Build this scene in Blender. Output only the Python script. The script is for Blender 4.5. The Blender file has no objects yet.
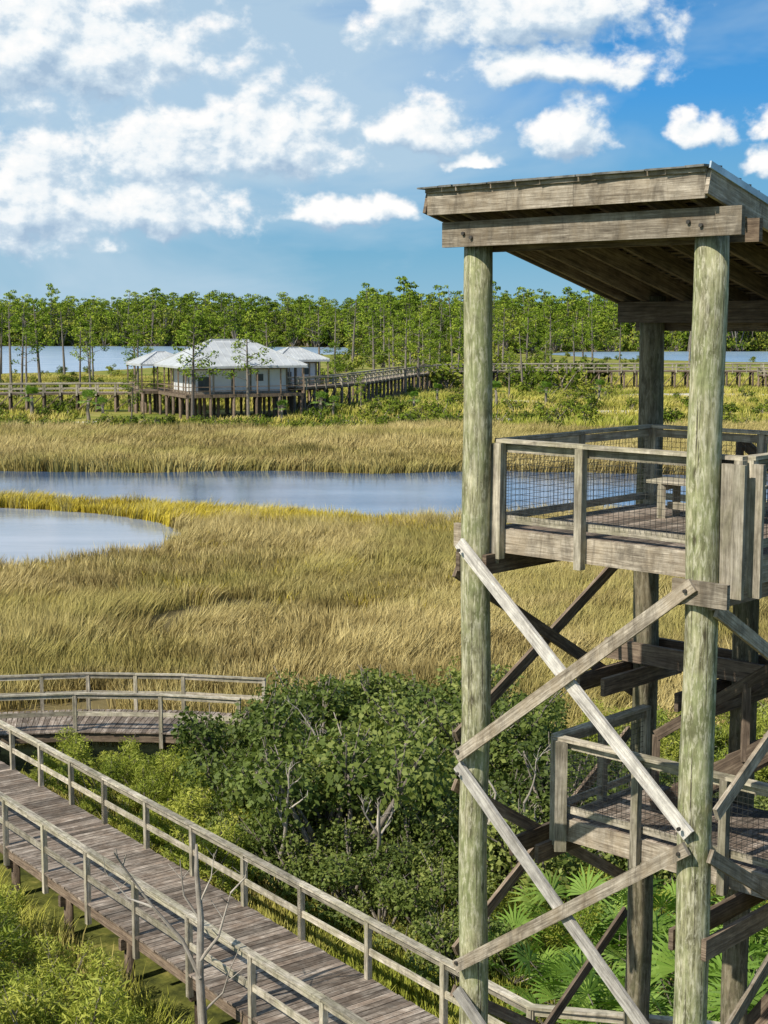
import bpy, math, random
import numpy as np
from mathutils import Vector
random.seed(11)
rng = np.random.default_rng(11)
scene = bpy.context.scene
R = random.random
def U(a, b): return a + (b - a) * random.random()

# ------------------------------------------------------------------ node helpers
def new_mat(name):
    m = bpy.data.materials.new(name); m.use_nodes = True
    nt = m.node_tree; nt.nodes.clear()
    return m, nt
def N(nt, typ, **kw):
    n = nt.nodes.new(typ)
    for k, v in kw.items():
        if k == 'ins':
            for kk, vv in v.items():
                n.inputs[kk].default_value = vv
        else: setattr(n, k, v)
    return n
def L(nt, a, b): nt.links.new(a, b)
def math_n(nt, op, a, b=None, c=None, clamp=False):
    n = nt.nodes.new('ShaderNodeMath'); n.operation = op; n.use_clamp = clamp
    for i, x in enumerate((a, b, c)):
        if x is None: continue
        if isinstance(x, (int, float)): n.inputs[i].default_value = x
        else: nt.links.new(x, n.inputs[i])
    return n.outputs[0]
def vmath(nt, op, a, b=None):
    n = nt.nodes.new('ShaderNodeVectorMath'); n.operation = op
    for i, x in enumerate((a, b)):
        if x is None: continue
        if isinstance(x, tuple): n.inputs[i].default_value = x
        else: nt.links.new(x, n.inputs[i])
    return n.outputs['Value'] if op == 'LENGTH' else n.outputs[0]
def ramp(nt, fac, stops, interp='LINEAR'):
    n = nt.nodes.new('ShaderNodeValToRGB'); n.color_ramp.interpolation = interp
    el = n.color_ramp.elements
    while len(el) < len(stops): el.new(0.5)
    for e, (p, c) in zip(el, stops):
        e.position = p; e.color = (*c, 1) if len(c) == 3 else c
    nt.links.new(fac, n.inputs[0]); return n.outputs[0]
def mixc(nt, fac, a, b, mode='MIX'):
    n = nt.nodes.new('ShaderNodeMix'); n.data_type = 'RGBA'; n.blend_type = mode
    for i, x in ((0, fac), (6, a), (7, b)):
        if isinstance(x, (int, float)): n.inputs[i].default_value = x
        elif isinstance(x, tuple): n.inputs[i].default_value = (*x, 1) if len(x) == 3 else x
        else: nt.links.new(x, n.inputs[i])
    return n.outputs[2]
def noise_n(nt, vec, scale, detail=4, rough=0.55, dist=0.0):
    n = nt.nodes.new('ShaderNodeTexNoise')
    n.inputs['Scale'].default_value = scale; n.inputs['Detail'].default_value = detail
    n.inputs['Roughness'].default_value = rough; n.inputs['Distortion'].default_value = dist
    if vec is not None: nt.links.new(vec, n.inputs['Vector'])
    return n.outputs[0]

# ------------------------------------------------------------------ materials
def wood(name, dark, mid, light, tint=None, tint_amt=0.0, grain=26, contrast=1.0, stain=0.0, knots=False):
    m, nt = new_mat(name)
    uv = N(nt, 'ShaderNodeUVMap'); geo = N(nt, 'ShaderNodeNewGeometry')
    at = N(nt, 'ShaderNodeAttribute', attribute_name='rnd')
    v = vmath(nt, 'MULTIPLY', uv.outputs[0], (1.3, grain, 1))
    g = noise_n(nt, v, 1.6, 7, 0.7, 0.5)
    v2 = vmath(nt, 'MULTIPLY', uv.outputs[0], (0.8, 6, 1))
    g2 = noise_n(nt, v2, 1.7, 5, 0.65, 0.8)
    s = math_n(nt, 'ADD', math_n(nt, 'MULTIPLY', g, 0.6), math_n(nt, 'MULTIPLY', g2, 0.4))
    c = ramp(nt, s, [(0.39, dark), (0.5, mid), (0.60, light)])
    if tint:
        b = noise_n(nt, vmath(nt, 'MULTIPLY', geo.outputs['Position'], (1, 1, .45)), 2.6, 6, 0.7)
        f = ramp(nt, b, [(0.43, (0, 0, 0)), (0.58, (tint_amt,) * 3)])
        c = mixc(nt, f, c, tint)
    if stain:
        b = noise_n(nt, vmath(nt, 'MULTIPLY', geo.outputs['Position'], (3.2, 3.2, .8)), 1.6, 7, 0.72, .6)
        f = ramp(nt, b, [(0.50, (0, 0, 0)), (0.63, (stain,) * 3)])
        c = mixc(nt, f, c, (dark[0] * .6, dark[1] * .6, dark[2] * .6))
    if knots:
        vo = N(nt, 'ShaderNodeTexVoronoi', ins={'Scale': 1.0}); L(nt, vmath(nt, 'MULTIPLY', uv.outputs[0], (1.6, 4.0, 1)), vo.inputs['Vector'])
        f = ramp(nt, vo.outputs['Distance'], [(0.05, (.85,) * 3), (0.15, (0, 0, 0))])
        c = mixc(nt, f, c, (.06, .05, .03))
        cr = noise_n(nt, vmath(nt, 'MULTIPLY', uv.outputs[0], (.45, 34, 1)), 1.0, 2, 0.5, .2)
        f = ramp(nt, cr, [(0.33, (.9,) * 3), (0.40, (0, 0, 0))])
        c = mixc(nt, f, c, (.06, .052, .035))
        pk = noise_n(nt, vmath(nt, 'MULTIPLY', uv.outputs[0], (5, 22, 1)), 1.0, 5, 0.75, .5)
        f = ramp(nt, pk, [(0.50, (0, 0, 0)), (0.60, (.6,) * 3)])
        c = mixc(nt, f, c, (.64, .61, .46) if light[0] > .5 else (.3, .27, .2))
    b3 = noise_n(nt, geo.outputs['Position'], 7.0, 5, 0.65)
    k = math_n(nt, 'MULTIPLY', math_n(nt, 'MULTIPLY_ADD', at.outputs['Fac'], 0.65 * contrast, 1 - 0.33 * contrast),
               math_n(nt, 'MULTIPLY_ADD', b3, 1.1, 0.45))
    kc = N(nt, 'ShaderNodeCombineColor')
    for i in range(3): L(nt, k, kc.inputs[i])
    c = mixc(nt, 1.0, c, kc.outputs[0], 'MULTIPLY')
    bs = N(nt, 'ShaderNodeBsdfPrincipled', ins={'Roughness': 0.88, 'Specular IOR Level': 0.2})
    L(nt, c, bs.inputs['Base Color'])
    bp = N(nt, 'ShaderNodeBump', ins={'Strength': 0.8, 'Distance': 0.014}); L(nt, s, bp.inputs['Height'])
    L(nt, bp.outputs[0], bs.inputs['Normal'])
    o = N(nt, 'ShaderNodeOutputMaterial'); L(nt, bs.outputs[0], o.inputs[0])
    return m
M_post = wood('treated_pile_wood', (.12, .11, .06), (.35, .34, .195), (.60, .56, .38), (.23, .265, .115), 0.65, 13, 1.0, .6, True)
M_post2 = wood('shaded_pile_wood', (.07, .06, .04), (.17, .145, .095), (.28, .24, .165), (.13, .14, .07), 0.5, 13, 1.0, .5, True)  # darker copy of the pile wood: shade on the rear piles is in the colour
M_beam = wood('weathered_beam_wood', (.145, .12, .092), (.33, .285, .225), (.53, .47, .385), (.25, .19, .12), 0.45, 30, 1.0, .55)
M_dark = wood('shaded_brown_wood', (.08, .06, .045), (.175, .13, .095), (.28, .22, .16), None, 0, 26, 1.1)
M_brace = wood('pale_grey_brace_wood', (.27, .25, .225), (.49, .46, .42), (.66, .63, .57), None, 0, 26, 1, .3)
M_rail = wood('rail_wood', (.18, .155, .12), (.42, .375, .295), (.62, .56, .455), (.26, .25, .14), 0.4, 26, 1.0, .45)
M_plank = wood('deck_plank_wood', (.11, .088, .07), (.26, .215, .175), (.46, .40, .335), (.18, .13, .095), 0.6, 18, 1.4, .4)
M_branch = wood('bark', (.09, .08, .065), (.21, .18, .15), (.36, .32, .27))
M_snag = wood('bare_grey_wood', (.26, .22, .18), (.44, .39, .33), (.58, .53, .46))

def flat_mat(name, col, rough=0.7, metal=0.0, var=0.25, scale=3.0, spec=0.4):
    m, nt = new_mat(name)
    geo = N(nt, 'ShaderNodeNewGeometry')
    n = noise_n(nt, geo.outputs['Position'], scale, 5, 0.6)
    lo = tuple(c * (1 - var) for c in col); hi = tuple(min(1, c * (1 + var)) for c in col)
    c = ramp(nt, n, [(0.35, lo), (0.65, hi)])
    bs = N(nt, 'ShaderNodeBsdfPrincipled', ins={'Roughness': rough, 'Metallic': metal, 'Specular IOR Level': spec})
    L(nt, c, bs.inputs['Base Color'])
    o = N(nt, 'ShaderNodeOutputMaterial'); L(nt, bs.outputs[0], o.inputs[0])
    return m
M_wire = flat_mat('wire_mesh_metal', (.06, .06, .055), 0.5, 0.4)
M_bolt = flat_mat('galvanised_bolt', (.10, .09, .08), 0.5, 0.6)
M_shingle = flat_mat('roof_shingle', (.15, .15, .14), 0.9, 0, 0.45, 9)
M_drip = flat_mat('metal_drip_edge', (.50, .60, .68), 0.35, 0.3)
M_white = flat_mat('white_paint', (.74, .76, .77), 0.5, 0, 0.05, .8)
M_wroof = flat_mat('pale_metal_roof', (.47, .49, .50), 0.55, 0, 0.14, .6)
M_glass = flat_mat('dark_window_glass', (.05, .07, .08), 0.15, 0, 0.2, 1)
M_sand = flat_mat('pale_sand', (.62, .57, .46), 0.95, 0, 0.15, .3)

def leafm(name, c0, c1, c2, trans=0.3, posvar=0.0, posscale=0.1, pcol=None, pcol2=None, inst=True):
    m, nt = new_mat(name)
    at = N(nt, 'ShaderNodeAttribute', attribute_name='rnd')
    if inst:
        oi = N(nt, 'ShaderNodeObjectInfo')
        f = math_n(nt, 'ADD', math_n(nt, 'MULTIPLY', at.outputs['Fac'], 0.62), math_n(nt, 'MULTIPLY', oi.outputs['Random'], 0.38))
    else: f = at.outputs['Fac']
    c = ramp(nt, f, [(0.1, c0), (0.5, c1), (0.92, c2)])
    if pcol:
        geo = N(nt, 'ShaderNodeNewGeometry')
        pn = noise_n(nt, vmath(nt, 'MULTIPLY', geo.outputs['Position'], (posscale * .6, posscale, 0.0)), 1.0, 4, 0.65, 0.8)
        c = mixc(nt, ramp(nt, pn, [(0.44, (0, 0, 0)), (0.60, (posvar,) * 3)]), c, pcol)
        if pcol2:
            pn = noise_n(nt, vmath(nt, 'MULTIPLY', geo.outputs['Position'], (posscale * 2.5, posscale * 5, 0.0)), 1.0, 3, 0.65, 0.8)
            c = mixc(nt, ramp(nt, pn, [(0.50, (0, 0, 0)), (0.62, (posvar,) * 3)]), c, pcol2)
    o = N(nt, 'ShaderNodeOutputMaterial')
    if trans > 0:
        d = N(nt, 'ShaderNodeBsdfPrincipled', ins={'Roughness': 0.6, 'Specular IOR Level': 0.25}); L(nt, c, d.inputs['Base Color'])
        t = N(nt, 'ShaderNodeBsdfTranslucent')
        L(nt, mixc(nt, 1.0, c, (1.3, 1.4, .6), 'MULTIPLY'), t.inputs[0])
        mx = N(nt, 'ShaderNodeMixShader', ins={0: trans}); L(nt, d.outputs[0], mx.inputs[1]); L(nt, t.outputs[0], mx.inputs[2])
        L(nt, mx.outputs[0], o.inputs[0])
    else:
        d = N(nt, 'ShaderNodeBsdfDiffuse'); L(nt, c, d.inputs[0]); L(nt, d.outputs[0], o.inputs[0])
    return m
M_leaf = leafm('shrub_leaf', (.045, .068, .014), (.12, .165, .032), (.33, .36, .095), .2)
M_leaf2 = leafm('feathery_leaf', (.085, .13, .014), (.24, .29, .035), (.48, .48, .09), .2)
M_leafF = leafm('island_shrub_leaf', (.042, .075, .010), (.14, .195, .024), (.37, .36, .065), 0)
M_pine = leafm('pine_needles', (.055, .10, .012), (.17, .25, .028), (.38, .44, .06), 0)
M_palm = leafm('palmetto_frond', (.07, .14, .02), (.17, .29, .04), (.34, .46, .10), .2)
M_gtan = leafm('marsh_grass_tan', (.19, .145, .055), (.45, .36, .145), (.70, .58, .27), 0, 0.65, 0.10, (.31, .285, .075), (.20, .15, .055), inst=False)
M_ggold = leafm('marsh_grass_gold', (.30, .23, .03), (.54, .43, .05), (.70, .58, .11), 0, inst=False)
M_ggreen = leafm('field_grass', (.22, .21, .04), (.44, .39, .08), (.62, .54, .17), 0, 0.65, 0.045, (.20, .27, .03), (.46, .36, .16), inst=False)

def ground_mat():
    m, nt = new_mat('marsh_ground')
    geo = N(nt, 'ShaderNodeNewGeometry'); sp = N(nt, 'ShaderNodeSeparateXYZ'); L(nt, geo.outputs['Position'], sp.inputs[0])
    n1 = noise_n(nt, geo.outputs['Position'], 0.12, 6, 0.6, .5)
    n2 = noise_n(nt, geo.outputs['Position'], 2.0, 5, 0.65)
    near = ramp(nt, n2, [(0.35, (.05, .06, .018)), (0.55, (.14, .15, .035)), (0.7, (.30, .27, .08))])
    tan = ramp(nt, n1, [(0.35, (.10, .08, .035)), (0.6, (.21, .165, .075))])
    far = ramp(nt, n1, [(0.35, (.13, .18, .025)), (0.55, (.27, .26, .06)), (.7, (.40, .34, .13))])
    f1 = N(nt, 'ShaderNodeMapRange', ins={1: 40, 2: 47}); L(nt, sp.outputs[1], f1.inputs[0])
    f2 = N(nt, 'ShaderNodeMapRange', ins={1: 150, 2: 185}); L(nt, sp.outputs[1], f2.inputs[0])
    c = mixc(nt, f1.outputs[0], near, tan); c = mixc(nt, f2.outputs[0], c, far)
    bs = N(nt, 'ShaderNodeBsdfPrincipled', ins={'Roughness': 0.95, 'Specular IOR Level': 0.1}); L(nt, c, bs.inputs['Base Color'])
    bp = N(nt, 'ShaderNodeBump', ins={'Strength': 0.6, 'Distance': 0.1}); L(nt, n2, bp.inputs['Height']); L(nt, bp.outputs[0], bs.inputs['Normal'])
    o = N(nt, 'ShaderNodeOutputMaterial'); L(nt, bs.outputs[0], o.inputs[0])
    return m
def water_mat(name, c0, c1, rough, bump, spec=.5):
    m, nt = new_mat(name)
    geo = N(nt, 'ShaderNodeNewGeometry')
    v = vmath(nt, 'MULTIPLY', geo.outputs['Position'], (0.5, 1.4, 1))
    n = noise_n(nt, v, 1.6, 5, 0.6)
    n2 = noise_n(nt, vmath(nt, 'MULTIPLY', geo.outputs['Position'], (0.03, 0.16, 1)), 1.0, 5, 0.65)
    c = ramp(nt, n2, [(0.38, c0), (0.62, c1)])
    bs = N(nt, 'ShaderNodeBsdfPrincipled', ins={'Roughness': rough, 'IOR': 1.33, 'Specular IOR Level': spec}); L(nt, c, bs.inputs['Base Color'])
    bp = N(nt, 'ShaderNodeBump', ins={'Strength': bump, 'Distance': 0.05}); L(nt, n, bp.inputs['Height']); L(nt, bp.outputs[0], bs.inputs['Normal'])
    o = N(nt, 'ShaderNodeOutputMaterial'); L(nt, bs.outputs[0], o.inputs[0])
    return m
M_ground = ground_mat(); M_water = water_mat('estuary_water', (.05, .10, .20), (.15, .22, .34), .10, .22)
M_waterp = water_mat('pond_water', (.22, .27, .34), (.34, .38, .46), .10, .15)
M_waterf = water_mat('bay_water', (.22, .34, .50), (.34, .46, .60), .25, .1, .25)

# ------------------------------------------------------------------ mesh builder
class MB:
    def __init__(s): s.v = []; s.f = []; s.uv = []; s.r = []; s.m = []; s.s = []
    def quad(s, idx, uvs, r, mi=0, sm=False):
        s.f.append(tuple(idx)); s.uv.extend(uvs); s.r.append(r); s.m.append(mi); s.s.append(sm)
    def box(s, a, b, w, h, mi=0, up=(0, 0, 1), r=None):
        a = Vector(a); b = Vector(b); d = b - a; ln = d.length; d.normalize()
        up = Vector(up); sd = d.cross(up)
        if sd.length < 1e-3: sd = d.cross(Vector((1, 0, 0)))
        sd.normalize(); u2 = sd.cross(d).normalized()
        if r is None: r = R()
        o = len(s.v); ou = U(0, 50); ov = U(0, 50)
        for e in (a, b):
            for sx, sy in ((-1, -1), (1, -1), (1, 1), (-1, 1)):
                s.v.append(tuple(e + sd * (sx * w / 2) + u2 * (sy * h / 2)))
        for i in range(4):
            j = (i + 1) % 4; ww = w if i % 2 == 0 else h
            s.quad((o + i, o + j, o + 4 + j, o + 4 + i), [(ou, ov), (ou, ov + ww), (ou + ln, ov + ww), (ou + ln, ov)], r, mi)
            ov += ww
        s.quad((o + 3, o + 2, o + 1, o), [(ou, ov), (ou + w, ov), (ou + w, ov + h), (ou, ov + h)], r, mi)
        s.quad((o + 4, o + 5, o + 6, o + 7), [(ou, ov), (ou + w, ov), (ou + w, ov + h), (ou, ov + h)], r, mi)
    def tube(s, pts, rads, n=12, mi=0, r=None, cap=True, wob=0.0):
        if r is None: r = R()
        pts = [Vector(p) for p in pts]; o = len(s.v); ou = U(0, 50); ov = U(0, 50); lens = [0]
        for i in range(1, len(pts)): lens.append(lens[-1] + (pts[i] - pts[i - 1]).length)
        ref = None
        ph = U(0, 6)
        for i, p in enumerate(pts):
            d = (pts[min(i + 1, len(pts) - 1)] - pts[max(i - 1, 0)]).normalized()
            x = d.cross(Vector((0.13, 0.99, 0.05))) if ref is None else ref - d * ref.dot(d)
            x.normalize(); ref = x; y = d.cross(x)
            for k in range(n):
                a = 2 * math.pi * k / n
                rr = rads[i] * (1 + wob * math.sin(2 * a + ph + i * .7) + wob * .6 * math.sin(5 * a + i * 1.3))
                s.v.append(tuple(p + x * (math.cos(a) * rr) + y * (math.sin(a) * rr)))
        for i in range(len(pts) - 1):
            for k in range(n):
                k2 = (k + 1) % n; c0 = ov + k * 2 * math.pi * rads[0] / n; c1 = ov + (k + 1) * 2 * math.pi * rads[0] / n
                s.quad((o + i * n + k, o + i * n + k2, o + (i + 1) * n + k2, o + (i + 1) * n + k),
                       [(ou + lens[i], c0), (ou + lens[i], c1), (ou + lens[i + 1], c1), (ou + lens[i + 1], c0)], r, mi, True)
        if cap:
            e = o + (len(pts) - 1) * n
            s.quad([e + k for k in range(n)], [(ou + .1 * math.cos(k), ov + .1 * math.sin(k)) for k in range(n)], r, mi)
    def poly(s, pts, mi=0, r=.5):
        o = len(s.v); s.v.extend([tuple(p) for p in pts])
        s.quad(range(o, o + len(pts)), [(p[0], p[1]) for p in pts], r, mi)
    def leaves(s, P, nrm, size, aspect, rn, mi=1):
        n = len(P)
        t = rng.normal(size=(n, 3)); t -= nrm * (t * nrm).sum(1)[:, None]; t /= np.linalg.norm(t, axis=1)[:, None] + 1e-9
        b = np.cross(nrm, t)
        sz = size * rng.uniform(.6, 1.3, n)[:, None]
        V = np.stack([P - t * sz * .5, P + b * sz * aspect * .5, P + t * sz * .5, P - b * sz * aspect * .5], 1).reshape(-1, 3)
        o = len(s.v); s.v.extend(map(tuple, V.tolist()))
        for i in range(n):
            k = o + 4 * i
            s.f.append((k, k + 1, k + 2, k + 3)); s.uv.extend(((0, 0), (0, 1), (1, 1), (1, 0)))
            s.r.append(float(rn[i])); s.m.append(mi); s.s.append(False)
    def build(s, name, mats, parent=None, link=True, coll=None):
        me = bpy.data.meshes.new(name)
        me.from_pydata(s.v, [], s.f)
        for m in mats: me.materials.append(m)
        uvl = me.uv_layers.new(name='UVMap')
        uvl.data.foreach_set('uv', np.array(s.uv, dtype=np.float32).ravel())
        a = me.attributes.new('rnd', 'FLOAT', 'FACE'); a.data.foreach_set('value', np.array(s.r, dtype=np.float32))
        me.polygons.foreach_set('material_index', np.array(s.m, dtype=np.int32))
        me.polygons.foreach_set('use_smooth', np.array(s.s, dtype=bool))
        me.update()
        ob = bpy.data.objects.new(name, me)
        if coll is not None: coll.objects.link(ob)
        elif link: scene.collection.objects.link(ob)
        if parent: ob.parent = parent
        return ob
def empty(name):
    e = bpy.data.objects.new(name, None); scene.collection.objects.link(e); e.empty_display_size = .5; return e

# ------------------------------------------------------------------ camera
H = 12.5
cam_d = bpy.data.cameras.new('camera'); cam = bpy.data.objects.new('camera', cam_d); scene.collection.objects.link(cam)
cam.location = (0, 0, H); cam.rotation_euler = (math.radians(90 - 7.3), 0, 0)
cam_d.lens = 52.73; cam_d.sensor_width = 36; cam_d.sensor_fit = 'AUTO'; cam_d.clip_end = 20000; cam_d.clip_start = .1
scene.camera = cam
scene.view_settings.view_transform = 'Standard'; scene.view_settings.look = 'None'; scene.view_settings.exposure = 0

# ------------------------------------------------------------------ sun + sky
sdir = Vector((-0.62, -0.55, 0.78)).normalized()
el = math.asin(sdir.z); rot = math.atan2(sdir.x, sdir.y)
sl = bpy.data.lights.new('sun', 'SUN'); sl.energy = 5.0; sl.angle = math.radians(.55); sl.color = (1, .92, .79)
so = bpy.data.objects.new('sun', sl); scene.collection.objects.link(so)
so.rotation_euler = (-sdir).to_track_quat('-Z', 'Y').to_euler(); so.location = (-30, -30, 50)

w = bpy.data.worlds.new('World'); scene.world = w; w.use_nodes = True
nt = w.node_tree; nt.nodes.clear()
def cloud_group():
    g = bpy.data.node_groups.new('cloud_density', 'ShaderNodeTree')
    g.interface.new_socket('P', in_out='INPUT', socket_type='NodeSocketVector')
    g.interface.new_socket('D', in_out='OUTPUT', socket_type='NodeSocketFloat')
    gi = g.nodes.new('NodeGroupInput'); go = g.nodes.new('NodeGroupOutput'); P = gi.outputs[0]
    wn = g.nodes.new('ShaderNodeTexNoise'); wn.inputs['Scale'].default_value = 55; wn.inputs['Detail'].default_value = 3
    g.links.new(P, wn.inputs['Vector'])
    wv = vmath(g, 'MULTIPLY', vmath(g, 'SUBTRACT', wn.outputs['Color'], (.5, .5, .5)), (.022, .020, 0))
    Pw = vmath(g, 'ADD', P, wv)
    # azimuth, elevation, half-width, height (degrees) of the cumulus banks
    blobs = [(-13.4, 4.9, 4.2, 3.0), (-8.6, 4.4, 4.0, 1.7), (-1.2, 4.2, 2.9, .8),
             (-4.2, 7.2, 3.4, 2.5), (-8.0, 6.6, 3.4, 2.0), (7.0, 7.1, 1.6, 1.5), (11.7, 6.9, 1.2, .95), (14.6, 7.2, 1.2, 1.0),
             (14.2, 5.7, 1.2, .7), (-12.5, 10.6, 6.6, 3.8), (4.6, 11.8, 5.6, 2.5), (3.4, 5.9, 1.4, .4), (1.4, 7.2, 2.2, 1.4), (6.5, 9.4, 4.0, 1.1),
             (-26, 6, 7, 3), (28, 8, 8, 3)]
    cur = None
    for (a, e, rx, ry) in blobs:
        d = vmath(g, 'SUBTRACT', Pw, (math.radians(a), math.radians(e - ry * .35), 0))
        d1 = vmath(g, 'MULTIPLY', d, (1 / math.radians(rx), 1 / math.radians(ry), 0))
        d2 = vmath(g, 'MULTIPLY', d1, (-1, -2.2, 0))
        ln = vmath(g, 'LENGTH', vmath(g, 'MAXIMUM', d1, d2))
        cur = ln if cur is None else math_n(g, 'MINIMUM', cur, ln)
    base = math_n(g, 'MULTIPLY', math_n(g, 'SUBTRACT', 1.12, math_n(g, 'MINIMUM', cur, 2.2)), 1.5)
    ns = noise_n(g, vmath(g, 'MULTIPLY', P, (1, 1.3, 1)), 30, 6, 0.58, .1)
    ns = math_n(g, 'MULTIPLY', math_n(g, 'SUBTRACT', ns, 0.5), 3.6)
    g.links.new(math_n(g, 'ADD', base, ns), go.inputs[0])
    return g
CG = cloud_group()
tc = N(nt, 'ShaderNodeTexCoord'); sp = N(nt, 'ShaderNodeSeparateXYZ'); L(nt, tc.outputs['Generated'], sp.inputs[0])
az = math_n(nt, 'ARCTAN2', sp.outputs[0], sp.outputs[1]); ele = math_n(nt, 'ARCSINE', sp.outputs[2])
pc = N(nt, 'ShaderNodeCombineXYZ'); L(nt, az, pc.inputs[0]); L(nt, ele, pc.inputs[1])
g1 = N(nt, 'ShaderNodeGroup', node_tree=CG); L(nt, pc.outputs[0], g1.inputs[0])
g2 = N(nt, 'ShaderNodeGroup', node_tree=CG); L(nt, vmath(nt, 'ADD', pc.outputs[0], (-.005, .010, 0)), g2.inputs[0])
sky = N(nt, 'ShaderNodeTexSky', sky_type='NISHITA', sun_disc=False, sun_elevation=el, sun_rotation=rot, ozone_density=2.0, dust_density=.3)
grad = ramp(nt, math_n(nt, 'MULTIPLY', ele, 1.4, clamp=True), [(0.0, (2.6, 5.2, 7.2)), (0.06, (1.3, 4.1, 6.5)), (0.13, (1.1, 3.9, 6.9)), (0.20, (.3, 3.1, 7.4)), (0.45, (.2, 1.4, 4.2)), (1.0, (.12, .7, 2.4))])
base = mixc(nt, 0.87, sky.outputs[0], grad)
vn = noise_n(nt, vmath(nt, 'MULTIPLY', pc.outputs[0], (4.5, 12, 1)), 1.0, 5, 0.55, .5)
vside = N(nt, 'ShaderNodeMapRange', ins={1: math.radians(-6), 2: math.radians(11), 3: 0.24, 4: -.14}); L(nt, az, vside.inputs[0])
vel = N(nt, 'ShaderNodeMapRange', ins={1: math.radians(2.5), 2: math.radians(6), 3: -.20, 4: 0.06}); L(nt, ele, vel.inputs[0])
vf = math_n(nt, 'ADD', math_n(nt, 'ADD', vn, vside.outputs[0]), vel.outputs[0])
veil = ramp(nt, vf, [(0.38, (0, 0, 0)), (0.70, (.85,) * 3)])
base = mixc(nt, veil, base, (4.9, 6.5, 7.8))
al = N(nt, 'ShaderNodeMapRange', interpolation_type='SMOOTHSTEP', ins={1: -0.15, 2: 0.75}); L(nt, g1.outputs[0], al.inputs[0])
sh = math_n(nt, 'MULTIPLY_ADD', math_n(nt, 'SUBTRACT', g1.outputs[0], g2.outputs[0]), 0.55, 0.47, clamp=True)
cc = ramp(nt, sh, [(0.0, (3.9, 5.3, 6.9)), (0.35, (6.0, 7.2, 8.3)), (0.60, (8.8, 9.3, 9.6)), (.9, (10.2, 10.1, 10.0))])
fin = mixc(nt, al.outputs[0], base, cc)
bg = N(nt, 'ShaderNodeBackground', ins={'Strength': 0.1}); L(nt, fin, bg.inputs[0])
wo = N(nt, 'ShaderNodeOutputWorld'); L(nt, bg.outputs[0], wo.inputs[0])
w.cycles.sampling_method = 'MANUAL'; w.cycles.sample_map_resolution = 512

# ------------------------------------------------------------------ ground & water
mb = MB(); mb.poly([(-9000, -300, 0), (9000, -300, 0), (9000, 15000, 0), (-9000, 15000, 0)]); mb.build('ground', [M_ground])
CHAN = [(-120, 112), (-80, 112), (-50, 109), (-26, 104), (-18, 101.5), (-8, 96), (2, 90.5), (8, 92), (20, 96), (40, 102), (90, 112), (90, 137),
        (50, 126), (25, 121), (10, 124.5), (0, 122), (-10, 124.5), (-20, 122.5), (-26, 123.5), (-80, 127), (-120, 128)]
POND = [(-70, 100), (-40, 99.5), (-26, 99.5), (-20, 97.2), (-14.5, 93), (-12.2, 88.5), (-11.0, 84), (-12.0, 79.5), (-17, 75), (-25.8, 71.5), (-40, 69), (-70, 66)]
LAGL = [(-420, 356), (-150, 350), (-92, 352), (-72, 366), (-60, 400), (-64, 450), (-54, 500), (-34, 530), (-6, 560), (-2, 640), (-16, 690), (-120, 720), (-420, 720)]
LAGR = [(60, 560), (70, 490), (104, 450), (150, 440), (420, 430), (420, 590), (120, 600), (72, 590)]
def rough_poly(poly, amp):
    out = []
    n = len(poly)
    for i in range(n):
        a = Vector(poly[i]); b = Vector(poly[(i + 1) % n]); ln = (b - a).length; k = max(1, int(ln / (amp * 3.2)))
        nn = Vector((-(b - a).y, (b - a).x)).normalized()
        for j in range(k):
            p = a.lerp(b, j / k) + (nn * U(-amp, amp) * .6 if j else Vector((0, 0)))
            out.append((p.x, p.y))
    return out
CHANr, PONDr, LAGLr, LAGRr = rough_poly(CHAN, .9), rough_poly(POND, .7), rough_poly(LAGL, 4), rough_poly(LAGR, 4)
for nm, pl, mt in (('water', CHANr, M_water), ('water', PONDr, M_waterp), ('water', LAGLr, M_waterf), ('water', LAGRr, M_waterf)):
    mb = MB(); mb.poly([(x, y, .03) for x, y in pl]); mb.build(nm, [mt])
def inside(poly, x, y):
    r = np.zeros(len(x), bool); n = len(poly)
    for i in range(n):
        x1, y1 = poly[i]; x2, y2 = poly[(i + 1) % n]
        if y1 == y2: continue
        c = ((y1 > y) != (y2 > y)) & (x < (x2 - x1) * (y - y1) / (y2 - y1) + x1)
        r ^= c
    return r
mb = MB()
SAND = ((-31, 182, 11, 5), (-19, 178, 6, 2.6), (-44, 181, 6, 3.0), (30, 205, 12, 4), (16, 232, 9, 5), (-3, 186, 5, 2.2), (52, 250, 18, 7), (12, 190, 6, 2.5))
for cx, cy, rx, ry in SAND:
    mb.poly([(cx + rx * math.cos(a / 9 * math.pi) * U(.75, 1.15), cy + ry * math.sin(a / 9 * math.pi) * U(.75, 1.15), .02) for a in range(18)])
mb.build('sand', [M_sand])

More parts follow.
